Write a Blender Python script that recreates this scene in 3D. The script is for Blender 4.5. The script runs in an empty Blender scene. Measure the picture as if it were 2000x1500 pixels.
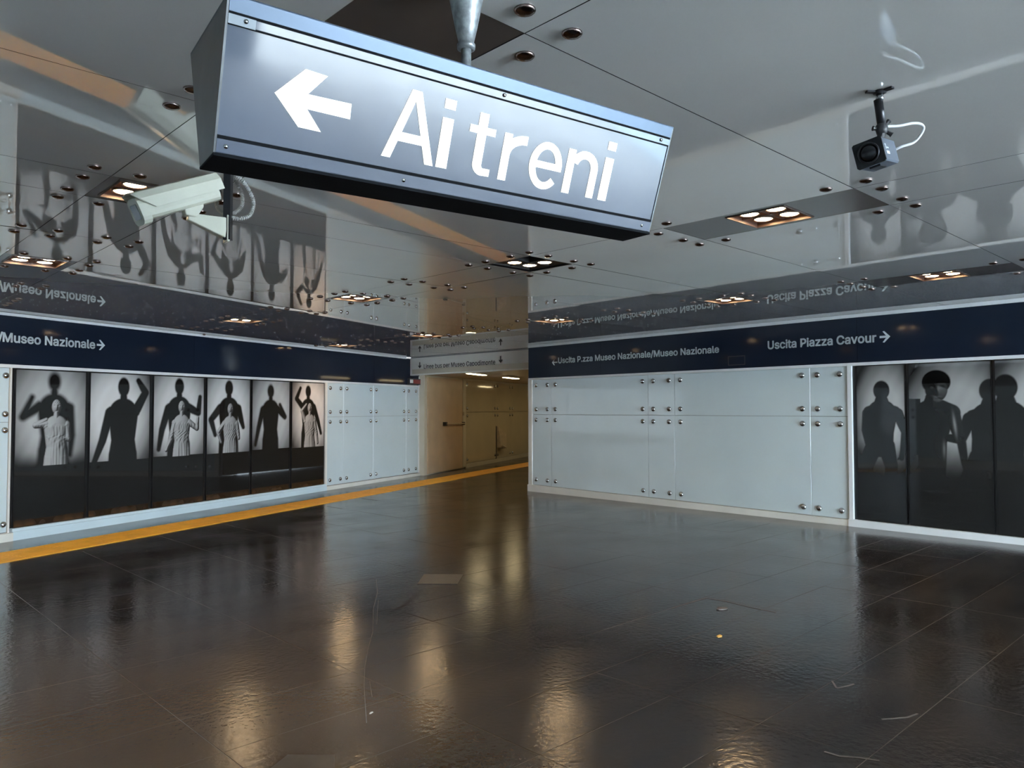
import bpy, bmesh, math, random
import numpy as np
from mathutils import Matrix, Vector

random.seed(7)
rng = np.random.default_rng(7)
scene = bpy.context.scene
COL = scene.collection

# ------------------------------------------------------------------ camera
# World axes follow the ceiling grid: X runs along the ceiling strips to the right, Y to the left, Z up.
F_PX, PITCH, ROLL, YAW = 1493.987, 0.03261553, -0.00186393, 0.81259575   # fitted to the joints of the ceiling grid
H = 1.8227                                                             # camera above the floor at its foot
sY, cY = math.sin(YAW), math.cos(YAW)

def cam_dir(x, z, y=1.0):
    c, s = math.cos(ROLL), math.sin(ROLL); x, z = c*x - s*z, s*x + c*z
    c, s = math.cos(PITCH), math.sin(PITCH); y, z = c*y - s*z, s*y + c*z
    return Vector((x*sY + y*cY, -x*cY + y*sY, z))
def ray(p): return cam_dir((p[0]-1000)/F_PX, -(p[1]-750)/F_PX)
CAM = Vector((0, 0, H))
RIGHT, UP, FWD = cam_dir(1, 0, 0), cam_dir(0, 1, 0), cam_dir(0, 0, 1)
cam_data = bpy.data.cameras.new('camera'); cam = bpy.data.objects.new('camera', cam_data); COL.objects.link(cam)
cam_data.sensor_width = 36; cam_data.lens = F_PX/2000*36; cam_data.clip_start = .05; cam_data.clip_end = 200
cm = Matrix.Identity(4)
for i in range(3):
    cm[i][0], cm[i][1], cm[i][2], cm[i][3] = RIGHT[i], UP[i], -FWD[i], CAM[i]
cam.matrix_world = cm
scene.camera = cam

# ------------------------------------------------------------------ world and exposure
scene.view_settings.view_transform = 'Standard'; scene.view_settings.look = 'None'
scene.view_settings.gamma = 1; scene.view_settings.use_curve_mapping = False
scene.view_settings.exposure = 0.35
world = bpy.data.worlds.new('daylight'); scene.world = world; world.use_nodes = True
bg = world.node_tree.nodes['Background']
bg.inputs[0].default_value = (.74, .88, 1.0, 1); bg.inputs[1].default_value = 38

# ------------------------------------------------------------------ geometry of the place
ZC = H + 1.43                      # ceiling underside
GA, GB = .00733743, -.00839578     # slight fall of the floor
def fz(a, b): return GA*a + GB*b
def px_z(p, z):
    v = ray(p); return CAM + v*((z-H)/v.z)
def px_floor(p):
    v = ray(p); return CAM + v*(-H/(v.z - GA*v.x - GB*v.y))
def px_depth(p, d):                # point on the ray at distance d along the view axis
    v = ray(p); return CAM + v*(d/v.dot(FWD))
def px_plane(p, o, n):
    v = ray(p); return CAM + v*((Vector(o)-CAM).dot(n)/v.dot(n))
class Frame:
    """a wall: x along it to the viewer's right, y into the wall, z up; room side is -y"""
    def __init__(s, a0, b0, ang):
        s.o = Vector((a0, b0, 0)); s.x = Vector((math.cos(ang), math.sin(ang), 0)); s.y = Vector((-s.x.y, s.x.x, 0))
        s.m = Matrix(((s.x.x, s.y.x, 0, a0), (s.x.y, s.y.y, 0, b0), (0, 0, 1, 0), (0, 0, 0, 1)))
    def uz(s, p, y=0.0):
        q = px_plane(p, s.o + s.y*y, s.y); return ((q-s.o).dot(s.x), q.z)
    def u(s, x): return s.uz((x, 812))[0]
    def pt(s, u, y, z): return s.m @ Vector((u, y, z))
LW = Frame(2.2226, 13.2035, math.radians(22.186))
RW = Frame(12.1363, 12.2575, math.radians(-93.0586))
LN = Frame(12.5816, 17.5857, math.radians(-88.0826))      # face of the beam over the passage
CW = Frame(13.20, 17.45, math.radians(26.39))             # left wall of the passage

# ------------------------------------------------------------------ materials
def new_mat(name):
    m = bpy.data.materials.new(name); m.use_nodes = True
    return m, m.node_tree, m.node_tree.nodes['Principled BSDF']
def mat(name, col, rough=.5, metal=0, ior=1.5, coat=0, emit=None, es=0, var=0, vscale=4, bump=0, bscale=60, rvar=0):
    m, nt, b = new_mat(name)
    b.inputs['Base Color'].default_value = (*col, 1); b.inputs['Roughness'].default_value = rough
    b.inputs['Metallic'].default_value = metal; b.inputs['IOR'].default_value = ior
    b.inputs['Coat Weight'].default_value = coat; b.inputs['Coat Roughness'].default_value = .03
    if emit: b.inputs['Emission Color'].default_value = (*emit, 1); b.inputs['Emission Strength'].default_value = es
    N, L = nt.nodes, nt.links
    if var or bump or rvar:
        tc = N.new('ShaderNodeNewGeometry')
    if var or rvar:
        n = N.new('ShaderNodeTexNoise'); n.inputs['Scale'].default_value = vscale; n.inputs['Detail'].default_value = 5
        L.new(tc.outputs['Position'], n.inputs['Vector'])
    if var:
        r = N.new('ShaderNodeValToRGB')
        r.color_ramp.elements[0].position = .3; r.color_ramp.elements[1].position = .7
        r.color_ramp.elements[0].color = (*[c*(1-var) for c in col], 1); r.color_ramp.elements[1].color = (*[min(1, c*(1+var)) for c in col], 1)
        L.new(n.outputs['Fac'], r.inputs['Fac']); L.new(r.outputs['Color'], b.inputs['Base Color'])
    if rvar:
        mr = N.new('ShaderNodeMapRange'); mr.inputs['To Min'].default_value = max(0, rough-rvar); mr.inputs['To Max'].default_value = rough+rvar
        L.new(n.outputs['Fac'], mr.inputs['Value']); L.new(mr.outputs['Result'], b.inputs['Roughness'])
    if bump:
        n2 = N.new('ShaderNodeTexNoise'); n2.inputs['Scale'].default_value = bscale; n2.inputs['Detail'].default_value = 3
        bp = N.new('ShaderNodeBump'); bp.inputs['Strength'].default_value = bump; bp.inputs['Distance'].default_value = .01
        L.new(tc.outputs['Position'], n2.inputs['Vector']); L.new(n2.outputs['Fac'], bp.inputs['Height']); L.new(bp.outputs['Normal'], b.inputs['Normal'])
    return m

M = {}
M['ceiling'] = mat('grey_enamel_glass', (.87, .87, .855), .012, ior=1.7, coat=1, var=.04, vscale=.8)
M['ceiling'].node_tree.nodes['Principled BSDF'].inputs['Coat IOR'].default_value = 1.75; M['ceiling'].node_tree.nodes['Principled BSDF'].inputs['Coat Roughness'].default_value = .012
M['plate'] = mat('brown_grey_plate', (.085, .070, .062), .22, ior=1.6, var=.1, vscale=3)
M['void'] = mat('black_void', (.006, .006, .007), .7)
M['disc'] = mat('bronze_disc', (.26, .20, .185), .22, metal=1)
M['chrome'] = mat('steel_disc', (.42, .44, .46), .2, metal=1)
M['glass'] = mat('pale_blue_enamel_glass', (.58, .67, .70), .03, ior=1.5, var=.03, vscale=1.2)
M['white'] = mat('white_paint', (.72, .75, .76), .4, var=.05, vscale=2)
M['cream'] = mat('cream_paint', (.70, .69, .64), .45, var=.06, vscale=2)
M['plinth_blue'] = mat('pale_blue_plinth', (.58, .70, .76), .35, var=.04, vscale=2)
M['band'] = mat('navy_enamel', (.009, .014, .026), .09, ior=1.28, var=.1, vscale=1)
M['letter'] = mat('pale_lettering', (.62, .68, .70), .4)
M['black'] = mat('black_frame', (.006, .006, .007), .25)
M['backing'] = mat('grey_backing', (.20, .21, .22), .7)
M['beam'] = mat('beam_white', (.86, .86, .82), .35, var=.03, vscale=1.5)
M['ink'] = mat('black_ink', (.02, .02, .02), .4)
M['corr'] = mat('passage_glass', (.56, .50, .36), .08, ior=1.5, var=.04, vscale=1.5)
M['corrpaint'] = mat('passage_paint', (.60, .55, .44), .4, var=.05, vscale=2)
M['door'] = mat('beige_door', (.56, .42, .27), .3, var=.08, vscale=2.5)
M['dark'] = mat('dark_metal', (.03, .03, .034), .35, metal=.6)
M['rubber_dark'] = mat('dark_rubber', (.02, .02, .024), .5)
M['signbody'] = mat('blue_grey_aluminium', (.060, .078, .105), .4, metal=.8, var=.12, vscale=9, rvar=.06)
M['signend'] = mat('dark_steel_end', (.075, .08, .085), .35, metal=.7, var=.25, vscale=8)
M['signface'] = mat('dark_blue_sign_face', (.060, .076, .110), .06, ior=1.6, var=.06, vscale=3)
M['signplate'] = mat('dull_corner_plate', (.16, .18, .20), .5, metal=.5)
M['signblack'] = mat('black_rail', (.006, .007, .009), .7, ior=1.15)
M['signwhite'] = mat('lit_white_letter', (.85, .85, .80), .3, emit=(1, .97, .90), es=.75)
M['pole'] = mat('worn_grey_pole', (.30, .32, .33), .45, metal=.5, var=.35, vscale=40, bump=.1, bscale=90)
M['cctv'] = mat('cream_housing', (.54, .54, .45), .38, var=.05, vscale=6)
M['cctvdark'] = mat('blue_grey_body', (.085, .10, .13), .35)
M['tint'] = mat('tinted_window', (.03, .04, .055), .08)
M['lens'] = mat('lens_glass', (.008, .009, .012), .25, ior=1.5)
M['conduit'] = mat('grey_conduit', (.30, .30, .28), .45)
M['cable'] = mat('pale_cable', (.55, .57, .60), .45)
M['sticker'] = mat('white_sticker', (.70, .74, .78), .5)
M['red'] = mat('red_box', (.25, .035, .04), .3)
M['yellow'] = mat('yellow_rubber', (.85, .40, .035), .45, var=.12, vscale=5)
M['lamp'] = mat('warm_lamp', (1, .9, .7), .4, emit=(1.0, .69, .37), es=72)
M['reflector'] = mat('lamp_reflector', (.07, .045, .038), .4, metal=.3)
M['tube'] = mat('fluorescent_tube', (1, 1, .9), .4, emit=(1.0, .80, .44), es=13)
M['joint'] = mat('pale_joint', (.055, .040, .028), .5, var=.6, vscale=3)
M['coverplate'] = mat('worn_cover_plate', (.055, .044, .034), .35, var=.15, vscale=12)
M['scratch'] = mat('pale_scratch', (.085, .07, .058), .5, var=.4, vscale=9)
M['orange_scrap'] = mat('yellow_scrap', (.75, .42, .10), .6)
M['pale_scrap'] = mat('pale_scrap', (.55, .52, .46), .7)
M['paving_dark'] = mat('grey_paving', (.42, .41, .39), .8, ior=1.3, var=.2, vscale=2.5)
M['paving'] = mat('pale_paving', (.40, .395, .38), .8, var=.25, vscale=2.5)
M['hood'] = mat('tan_hood', (.50, .42, .30), .45, var=.15, vscale=8)

def floor_material():
    m, nt, b = new_mat('polished_dark_stone'); N, L = nt.nodes, nt.links
    g = N.new('ShaderNodeNewGeometry')
    mp = N.new('ShaderNodeMapping'); mp.inputs['Scale'].default_value = (.35, 1.5, 1); mp.inputs['Rotation'].default_value = (0, 0, .25)
    L.new(g.outputs['Position'], mp.inputs['Vector'])
    n1 = N.new('ShaderNodeTexNoise'); n1.inputs['Scale'].default_value = 1.6; n1.inputs['Detail'].default_value = 8; n1.inputs['Roughness'].default_value = .65
    L.new(mp.outputs['Vector'], n1.inputs['Vector'])
    r = N.new('ShaderNodeValToRGB'); e = r.color_ramp.elements
    e[0].position = .32; e[0].color = (.0065, .0052, .0047, 1); e[1].position = .80; e[1].color = (.046, .032, .024, 1)
    L.new(n1.outputs['Fac'], r.inputs['Fac'])
    n3 = N.new('ShaderNodeTexNoise'); n3.inputs['Scale'].default_value = 80; n3.inputs['Detail'].default_value = 4; n3.inputs['Roughness'].default_value = .7
    L.new(g.outputs['Position'], n3.inputs['Vector'])
    r3 = N.new('ShaderNodeValToRGB'); r3.color_ramp.elements[0].position = .36; r3.color_ramp.elements[1].position = .68
    r3.color_ramp.elements[0].color = (.6, .6, .6, 1); r3.color_ramp.elements[1].color = (1.65, 1.6, 1.5, 1)
    L.new(n3.outputs['Fac'], r3.inputs['Fac'])
    mx = N.new('ShaderNodeMix'); mx.data_type = 'RGBA'; mx.blend_type = 'MULTIPLY'; mx.inputs['Factor'].default_value = 1
    L.new(r.outputs['Color'], mx.inputs[6]); L.new(r3.outputs['Color'], mx.inputs[7])
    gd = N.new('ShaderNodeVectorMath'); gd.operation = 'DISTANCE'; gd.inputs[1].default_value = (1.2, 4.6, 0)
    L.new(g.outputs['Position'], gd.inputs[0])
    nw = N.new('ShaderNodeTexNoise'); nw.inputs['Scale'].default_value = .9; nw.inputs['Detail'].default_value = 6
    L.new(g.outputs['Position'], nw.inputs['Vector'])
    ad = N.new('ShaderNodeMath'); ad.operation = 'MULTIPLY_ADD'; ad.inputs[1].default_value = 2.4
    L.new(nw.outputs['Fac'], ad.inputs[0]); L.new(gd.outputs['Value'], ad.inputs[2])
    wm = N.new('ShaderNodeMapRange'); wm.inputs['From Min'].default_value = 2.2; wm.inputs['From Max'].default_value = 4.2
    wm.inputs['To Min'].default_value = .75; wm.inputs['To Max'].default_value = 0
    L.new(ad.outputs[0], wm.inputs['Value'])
    worn_and_sheen = N.new('ShaderNodeMix'); worn_and_sheen.data_type = 'RGBA'; worn_and_sheen.inputs[7].default_value = (.120, .082, .051, 1)  # worn matte patch that also paints reflected brown sheen into the colour
    L.new(wm.outputs['Result'], worn_and_sheen.inputs['Factor']); L.new(mx.outputs[2], worn_and_sheen.inputs[6])
    L.new(worn_and_sheen.outputs[2], b.inputs['Base Color'])
    n4 = N.new('ShaderNodeTexNoise'); n4.inputs['Scale'].default_value = 1.1; n4.inputs['Detail'].default_value = 6
    L.new(g.outputs['Position'], n4.inputs['Vector'])
    mr = N.new('ShaderNodeMapRange'); mr.inputs['From Min'].default_value = .3; mr.inputs['From Max'].default_value = .7
    mr.inputs['To Min'].default_value = .11; mr.inputs['To Max'].default_value = .22
    L.new(n4.outputs['Fac'], mr.inputs['Value']); L.new(mr.outputs['Result'], b.inputs['Roughness'])
    b.inputs['IOR'].default_value = 1.43
    n5 = N.new('ShaderNodeTexNoise'); n5.inputs['Scale'].default_value = 26; n5.inputs['Detail'].default_value = 3
    L.new(g.outputs['Position'], n5.inputs['Vector'])
    bp = N.new('ShaderNodeBump'); bp.inputs['Strength'].default_value = .16; bp.inputs['Distance'].default_value = .01
    L.new(n5.outputs['Fac'], bp.inputs['Height']); L.new(bp.outputs['Normal'], b.inputs['Normal'])
    return m
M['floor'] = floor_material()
def print_material():
    m, nt, b = new_mat('photo_print')
    a = nt.nodes.new('ShaderNodeVertexColor'); a.layer_name = 'ink'
    nt.links.new(a.outputs['Color'], b.inputs['Base Color']); b.inputs['Roughness'].default_value = .035; b.inputs['IOR'].default_value = 1.5
    return m
M['print'] = print_material()

# ------------------------------------------------------------------ mesh helpers
class MB:
    def __init__(s): s.v = []; s.f = []
    def add(s, vs, fs):
        o = len(s.v); s.v += [tuple(v) for v in vs]; s.f += [tuple(i+o for i in f) for f in fs]; return s
    def box(s, x0, x1, y0, y1, z0, z1):
        return s.add([(x, y, z) for z in (z0, z1) for y in (y0, y1) for x in (x0, x1)],
                     [(0, 2, 3, 1), (4, 5, 7, 6), (0, 1, 5, 4), (2, 6, 7, 3), (0, 4, 6, 2), (1, 3, 7, 5)])
    def hexa(s, p):   # 8 points: bottom ring 0-3 (counter-clockwise from above), top ring 4-7
        return s.add(p, [(3, 2, 1, 0), (4, 5, 6, 7), (0, 1, 5, 4), (1, 2, 6, 5), (2, 3, 7, 6), (3, 0, 4, 7)])
    def prism(s, poly, axis_fn, t0, t1):   # poly of 2D points extruded: axis_fn(p, t) -> 3D
        n = len(poly)
        vs = [axis_fn(p, t0) for p in poly] + [axis_fn(p, t1) for p in poly]
        return s.add(vs, [tuple(range(n))[::-1], tuple(range(n, 2*n))] + [(i, (i+1) % n, n+(i+1) % n, n+i) for i in range(n)])
    def lathe(s, prof, n=20, axis='z', o=(0, 0, 0), ring=False):   # prof [(r, h)], capped at both ends, or a closed ring
        if ring: prof = prof + prof[:1]
        vs = []; fs = []
        for r, h in prof:
            for k in range(n):
                t = 2*math.pi*k/n; c = (r*math.cos(t), r*math.sin(t), h)
                if axis == 'x': c = (c[2], c[0], c[1])
                if axis == 'y': c = (c[0], c[2], -c[1])
                vs.append((c[0]+o[0], c[1]+o[1], c[2]+o[2]))
        for i in range(len(prof)-1):
            for k in range(n):
                fs.append((i*n+k, i*n+(k+1) % n, (i+1)*n+(k+1) % n, (i+1)*n+k))
        if not ring: fs.append(tuple(range(n))[::-1]); fs.append(tuple(range((len(prof)-1)*n, len(prof)*n)))
        return s.add(vs, fs)
    def tube(s, pts, r, n=8):
        pts = [Vector(p) for p in pts]; vs = []; fs = []; up = Vector((.1, .2, 1)).normalized()
        for i, p in enumerate(pts):
            t = (pts[min(i+1, len(pts)-1)]-pts[max(i-1, 0)]).normalized()
            a = t.cross(up)
            if a.length < 1e-3: a = t.cross(Vector((1, 0, 0)))
            a.normalize(); b = a.cross(t); rr = r[i] if isinstance(r, (list, tuple)) else r
            vs += [p + (a*math.cos(2*math.pi*k/n) + b*math.sin(2*math.pi*k/n))*rr for k in range(n)]
        for i in range(len(pts)-1):
            for k in range(n):
                fs.append((i*n+k, i*n+(k+1) % n, (i+1)*n+(k+1) % n, (i+1)*n+k))
        fs.append(tuple(range(n))[::-1]); fs.append(tuple(range((len(pts)-1)*n, len(pts)*n)))
        return s.add(vs, fs)
    def mesh(s, name, material=None, smooth=False, bevel=0):
        me = bpy.data.meshes.new(name); me.from_pydata(s.v, [], s.f)
        bm = bmesh.new(); bm.from_mesh(me)
        bmesh.ops.remove_doubles(bm, verts=bm.verts, dist=1e-7)
        bmesh.ops.recalc_face_normals(bm, faces=bm.faces)
        if bevel:
            bmesh.ops.bevel(bm, geom=[e for e in bm.edges], offset=bevel, segments=1, affect='EDGES', clamp_overlap=True)
        bm.to_mesh(me); bm.free()
        if material: me.materials.append(M[material])
        if smooth:
            for p in me.polygons: p.use_smooth = len(p.vertices) == 4
        return me
def link(name, data, parent=None, matrix=None):
    o = bpy.data.objects.new(name, data); COL.objects.link(o)
    if parent: o.parent = parent
    if matrix is not None: o.matrix_local = matrix
    return o
def part(name, mb, material, parent, matrix=None, smooth=False, bevel=0, label=None):
    o = link(name, mb.mesh(name, material, smooth, bevel), parent, matrix)
    if label: o['label'] = label
    return o
def structure(name, mb, material, matrix=None, label=None, bevel=0, cat=None):
    o = part(name, mb, material, None, matrix, bevel=bevel); o['kind'] = 'structure'
    if label: o['label'] = label
    if cat: o['category'] = cat
    return o
def thing(name, label, cat, matrix, group=None):
    o = link(name, None, None, matrix); o.empty_display_size = .1
    o['label'] = label; o['category'] = cat
    if group: o['group'] = group
    return o
T = Matrix.Translation
def box(*a): return MB().box(*a)
def rpoly(w, h, r, n=4):           # rounded rectangle outline
    out = []
    for cx, cy, a0 in ((w/2-r, h/2-r, 0), (-w/2+r, h/2-r, 90), (-w/2+r, -h/2+r, 180), (w/2-r, -h/2+r, 270)):
        for k in range(n+1):
            t = math.radians(a0 + 90*k/n); out.append((cx+r*math.cos(t), cy+r*math.sin(t)))
    return out

FONT = None
try:
    import os
    for fn in ('Inter.woff2', 'DejaVuSans.woff2'):
        fp = os.path.join(bpy.utils.system_resource('DATAFILES'), 'fonts', fn)
        if os.path.exists(fp): FONT = bpy.data.fonts.load(fp); break
except Exception: FONT = None
print('font', FONT)
def outline(body):
    cu = bpy.data.curves.new('t', 'FONT'); cu.body = body; cu.size = 1; cu.font = FONT or cu.font
    cu.resolution_u = 4; cu.fill_mode = 'NONE'
    o = bpy.data.objects.new('t', cu); COL.objects.link(o)
    dg = bpy.context.evaluated_depsgraph_get(); dg.update()
    me = bpy.data.meshes.new_from_object(o.evaluated_get(dg))
    nb = {}
    for e in me.edges:
        a, b = e.vertices; nb.setdefault(a, []).append(b); nb.setdefault(b, []).append(a)
    seen = set(); loops = []
    for e in me.edges:                       # walk in edge order, so a contour keeps its direction
        a = e.vertices[0]
        if a in seen: continue
        lp = [a]; seen.add(a); cur = e.vertices[1]
        while cur not in seen:
            lp.append(cur); seen.add(cur); nx = [k for k in nb[cur] if k not in seen]
            if not nx: break
            cur = nx[0]
        if len(lp) > 2: loops.append([(me.vertices[k].co.x, me.vertices[k].co.y) for k in lp])
    bpy.data.objects.remove(o); bpy.data.curves.remove(cu); bpy.data.meshes.remove(me)
    return loops
def area2(l): return sum(a[0]*b[1]-b[0]*a[1] for a, b in zip(l, l[1:]+l[:1]))
def inside(p, l):
    r = False
    for a, b in zip(l, l[1:]+l[:1]):
        if (a[1] > p[1]) != (b[1] > p[1]) and p[0] < (b[0]-a[0])*(p[1]-a[1])/(b[1]-a[1])+a[0]: r = not r
    return r
from mathutils.geometry import tessellate_polygon
def fill_loops(groups, depth, name, bold=(0, 0)):
    """groups: [outer, hole, ...] loops of (x, z); flat letters with a small thickness towards -y"""
    v, f = [], []
    for g in groups:
        o = len(v); flat = [p for l in g for p in l]
        v += [(x, -depth, z) for x, z in flat]
        f += [tuple(o+i for i in t) for t in tessellate_polygon([[Vector((x, z, 0)) for x, z in l] for l in g])]
        o2 = len(v); v += [(x, 0, z) for x, z in flat]; k = 0
        for l in g:
            n = len(l)
            f += [(o+k+i, o+k+(i+1) % n, o2+k+(i+1) % n, o2+k+i) for i in range(n)]; k += n
    if bold[0]:                              # heavier strokes: a ribbon along every contour
        for l in (l for g in groups for l in g):
            for a, b in zip(l, l[1:]+l[:1]):
                tx, tz = (b[0]-a[0])/bold[0], (b[1]-a[1])/bold[1]; n = math.hypot(tx, tz)
                if n < 1e-6: continue
                tx, tz = tx/n, tz/n; ex, ez = tx*bold[0]*.6, tz*bold[1]*.6; nx_, nz_ = -tz*bold[0], tx*bold[1]; o = len(v)
                v += [(a[0]-ex-nx_, -depth, a[1]-ez-nz_), (b[0]+ex-nx_, -depth, b[1]+ez-nz_), (b[0]+ex+nx_, -depth, b[1]+ez+nz_), (a[0]-ex+nx_, -depth, a[1]-ez+nz_)]
                f.append((o, o+1, o+2, o+3))
    me = bpy.data.meshes.new(name); me.from_pydata(v, [], f)
    bm = bmesh.new(); bm.from_mesh(me); bmesh.ops.recalc_face_normals(bm, faces=bm.faces); bm.to_mesh(me); bm.free()
    return me
def text_mesh(body, width, cap, name, bold=.0, depth=.003):
    """flat letters: x 0..width, baseline z 0, capital height cap, standing in the xz plane, front towards -y"""
    hl = outline('H'); y0 = min(p[1] for l in hl for p in l); ch = max(p[1] for l in hl for p in l)-y0
    loops = outline(body)
    x0 = min(p[0] for l in loops for p in l); x1 = max(p[0] for l in loops for p in l)
    loops = [[((x-x0)/(x1-x0)*width, (y-y0)/ch*cap) for x, y in l] for l in loops]
    sg = math.copysign(1, area2(max(loops, key=lambda l: abs(area2(l)))))
    outers = [[l] for l in loops if area2(l)*sg > 0]
    for h in (l for l in loops if area2(l)*sg <= 0):
        c = [g for g in outers if inside(h[0], g[0])]
        if c: min(c, key=lambda g: abs(area2(g[0]))).append(h)
    return fill_loops(outers, depth, name, (bold*width/(x1-x0), bold*cap/ch))
# block letters of the big sign: convex pieces in a box of width w, capital height 1
def arc_strip(cx, cy, rx, ry, t0, t1, wx, wy, n=18):
    P = []
    for k in range(n):
        a, b = (math.radians(t0+(t1-t0)*(k+d)/n) for d in (0, 1))
        P.append([(cx+rx*math.cos(a), cy+ry*math.sin(a)), (cx+rx*math.cos(b), cy+ry*math.sin(b)),
                  (cx+(rx-wx)*math.cos(b), cy+(ry-wy)*math.sin(b)), (cx+(rx-wx)*math.cos(a), cy+(ry-wy)*math.sin(a))])
    return P
def rect(x0, x1, y0, y1): return [(x0, y0), (x1, y0), (x1, y1), (x0, y1)]
SW = .138
GLYPH = {
 'A': (.94, [[(0, 0), (.155, 0), (.47, .86), (.47, 1), (.385, 1)], [(.94, 0), (.785, 0), (.47, .86), (.47, 1), (.555, 1)], [(.235, .255), (.705, .255), (.66, .385), (.28, .385)]]),
 'i': (SW, [rect(0, SW, 0, .73), rect(0, SW, .86, 1.0)]),
 't': (.40, [rect(.12, .12+SW, .17, .93), rect(0, .40, .62, .73)] + arc_strip(.29, .17, .17, .17, 180, 262, SW, .115) + [[(.265, .002), (.40, .008), (.40, .118), (.265, .115)]]),
 'r': (.42, [rect(0, SW, 0, .73)] + arc_strip(.40, .40, .40-.0, .345, 92, 175, SW+.0, .14) + [rect(.36, .42, .605, .745)]),
 'e': (.70, arc_strip(.35, .365, .35, .38, 0, 318, SW, .115, 40) + [rect(.06, .70, .315, .425)]),
 'n': (.62, [rect(0, SW, 0, .73), rect(.62-SW, .62, 0, .46)] + arc_strip(.345, .46, .275, .285, 0, 165, SW, .13)),
}

def arrow_poly(L, Hh, t, head):
    """arrow pointing to +x: open chevron head on a shaft; returns three convex pieces"""
    k = t*.707
    shaft = [(0, -t/2), (L-t*.7, -t/2), (L-t*.7, t/2), (0, t/2)]
    up = [(L, 0), (L-head, Hh/2), (L-head-k*1.1, Hh/2-k*.2), (L-t*1.45, 0)]
    dn = [(x, -y) for x, y in up]
    return shaft, up, dn
def arrow_mb(L, Hh, t, head, direction, y=-.003, solid=False):
    mb = MB()
    for poly in arrow_poly(L, Hh, t, head):
        def fn(p, tt):
            x, z = p
            if direction == 'left': x = L-x
            if direction == 'down': x, z = z, L-x
            return (x, tt, z)
        mb.prism(poly, fn, 0, y)
    return mb

# ------------------------------------------------------------------ floor
tilt = Matrix(((1, 0, -GA, 0), (0, 1, -GB, 0), (GA, GB, 1, 0), (0, 0, 0, 1)))
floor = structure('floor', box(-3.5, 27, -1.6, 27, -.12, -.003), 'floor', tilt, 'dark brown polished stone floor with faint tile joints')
PA, PB, A0, B0 = 1.18, .6135, 2.92, 2.265
tiles = []
for i in range(-5, 14):
    for j in range(-4, 28):
        a, b = A0+(i+.5)*PA, B0+(j+.5)*PB
        q = cm.inverted() @ Vector((a, b, fz(a, b)))
        if q.z > -1.6: continue
        x, y = 1000 - q.x/q.z*F_PX, 750 + q.y/q.z*F_PX
        if not (-260 < x < 2260 and y < 1800): continue
        w = LW.m.inverted() @ Vector((a, b, 0)); r = RW.m.inverted() @ Vector((a, b, 0))
        if w.y > -2.05 or (r.y > -.75 and r.x > -.2) or a > 12.5: continue
        tiles.append((-q.z, a, b))
tiles.sort(); tiles = tiles[:300]
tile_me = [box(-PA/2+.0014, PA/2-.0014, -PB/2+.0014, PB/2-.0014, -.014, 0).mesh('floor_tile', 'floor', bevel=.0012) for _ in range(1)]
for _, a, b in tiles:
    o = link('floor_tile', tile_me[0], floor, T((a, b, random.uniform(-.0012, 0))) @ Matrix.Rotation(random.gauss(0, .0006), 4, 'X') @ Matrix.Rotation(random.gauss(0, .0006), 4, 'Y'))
jm = MB()
for _, a, b in tiles:
    jm.box(a-PA/2-.0022, a-PA/2+.0022, b-PB/2, b+PB/2, -.004, -.0012); jm.box(a-PA/2, a+PA/2, b-PB/2-.0022, b-PB/2+.0022, -.004, -.0012)
jo = part('joint_filler', jm, 'joint', floor); jo['kind'] = 'stuff'
def on_floor_local(p):
    q = px_floor(p); return (q.x, q.y)
def floor_patch(pxs, z, name, material):
    pts = [on_floor_local(p) for p in pxs]
    return part(name, MB().prism(pts, lambda p, t: (p[0], p[1], t), 0, z), material, floor)
floor_patch([(815, 1141), (893, 1141), (905, 1122), (828, 1122)], .004, 'cover_plate', 'coverplate').__setitem__('label', 'worn rectangular cover plate let into the floor')
floor_patch([(505, 1520), (652, 1520), (654, 1475), (562, 1475)], .004, 'cover_plate', 'coverplate')
def crack(pxs, w, name='scratch_mark'):
    P = [Vector((*on_floor_local(p), 0)) for p in pxs]; mb = MB()
    for p, q in zip(P, P[1:]):
        n = (q-p).cross(Vector((0, 0, 1))).normalized()*w/2
        mb.hexa([p-n, q-n, q+n, p+n, *(v+Vector((0, 0, .0012)) for v in (p-n, q-n, q+n, p+n))])
    return part(name, mb, 'scratch', floor)
crack([(735, 1132), (737, 1158), (729, 1190), (728, 1235), (720, 1262), (713, 1300), (711, 1340), (714, 1385), (716, 1412)], .005)
crack([(739, 1172), (737, 1195), (736, 1220)], .004)
crack([(722, 1330), (724, 1345), (727, 1362)], .004)
crack([(1312, 1188), (1345, 1178), (1380, 1168), (1420, 1175), (1470, 1187), (1515, 1196)], .012)
crack([(1722, 1405), (1748, 1403), (1772, 1401), (1792, 1394)], .012)
crack([(1610, 1468), (1640, 1477), (1680, 1480), (1718, 1486)], .016)
crack([(1625, 1330), (1634, 1344), (1655, 1340), (1668, 1336)], .012)

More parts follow.
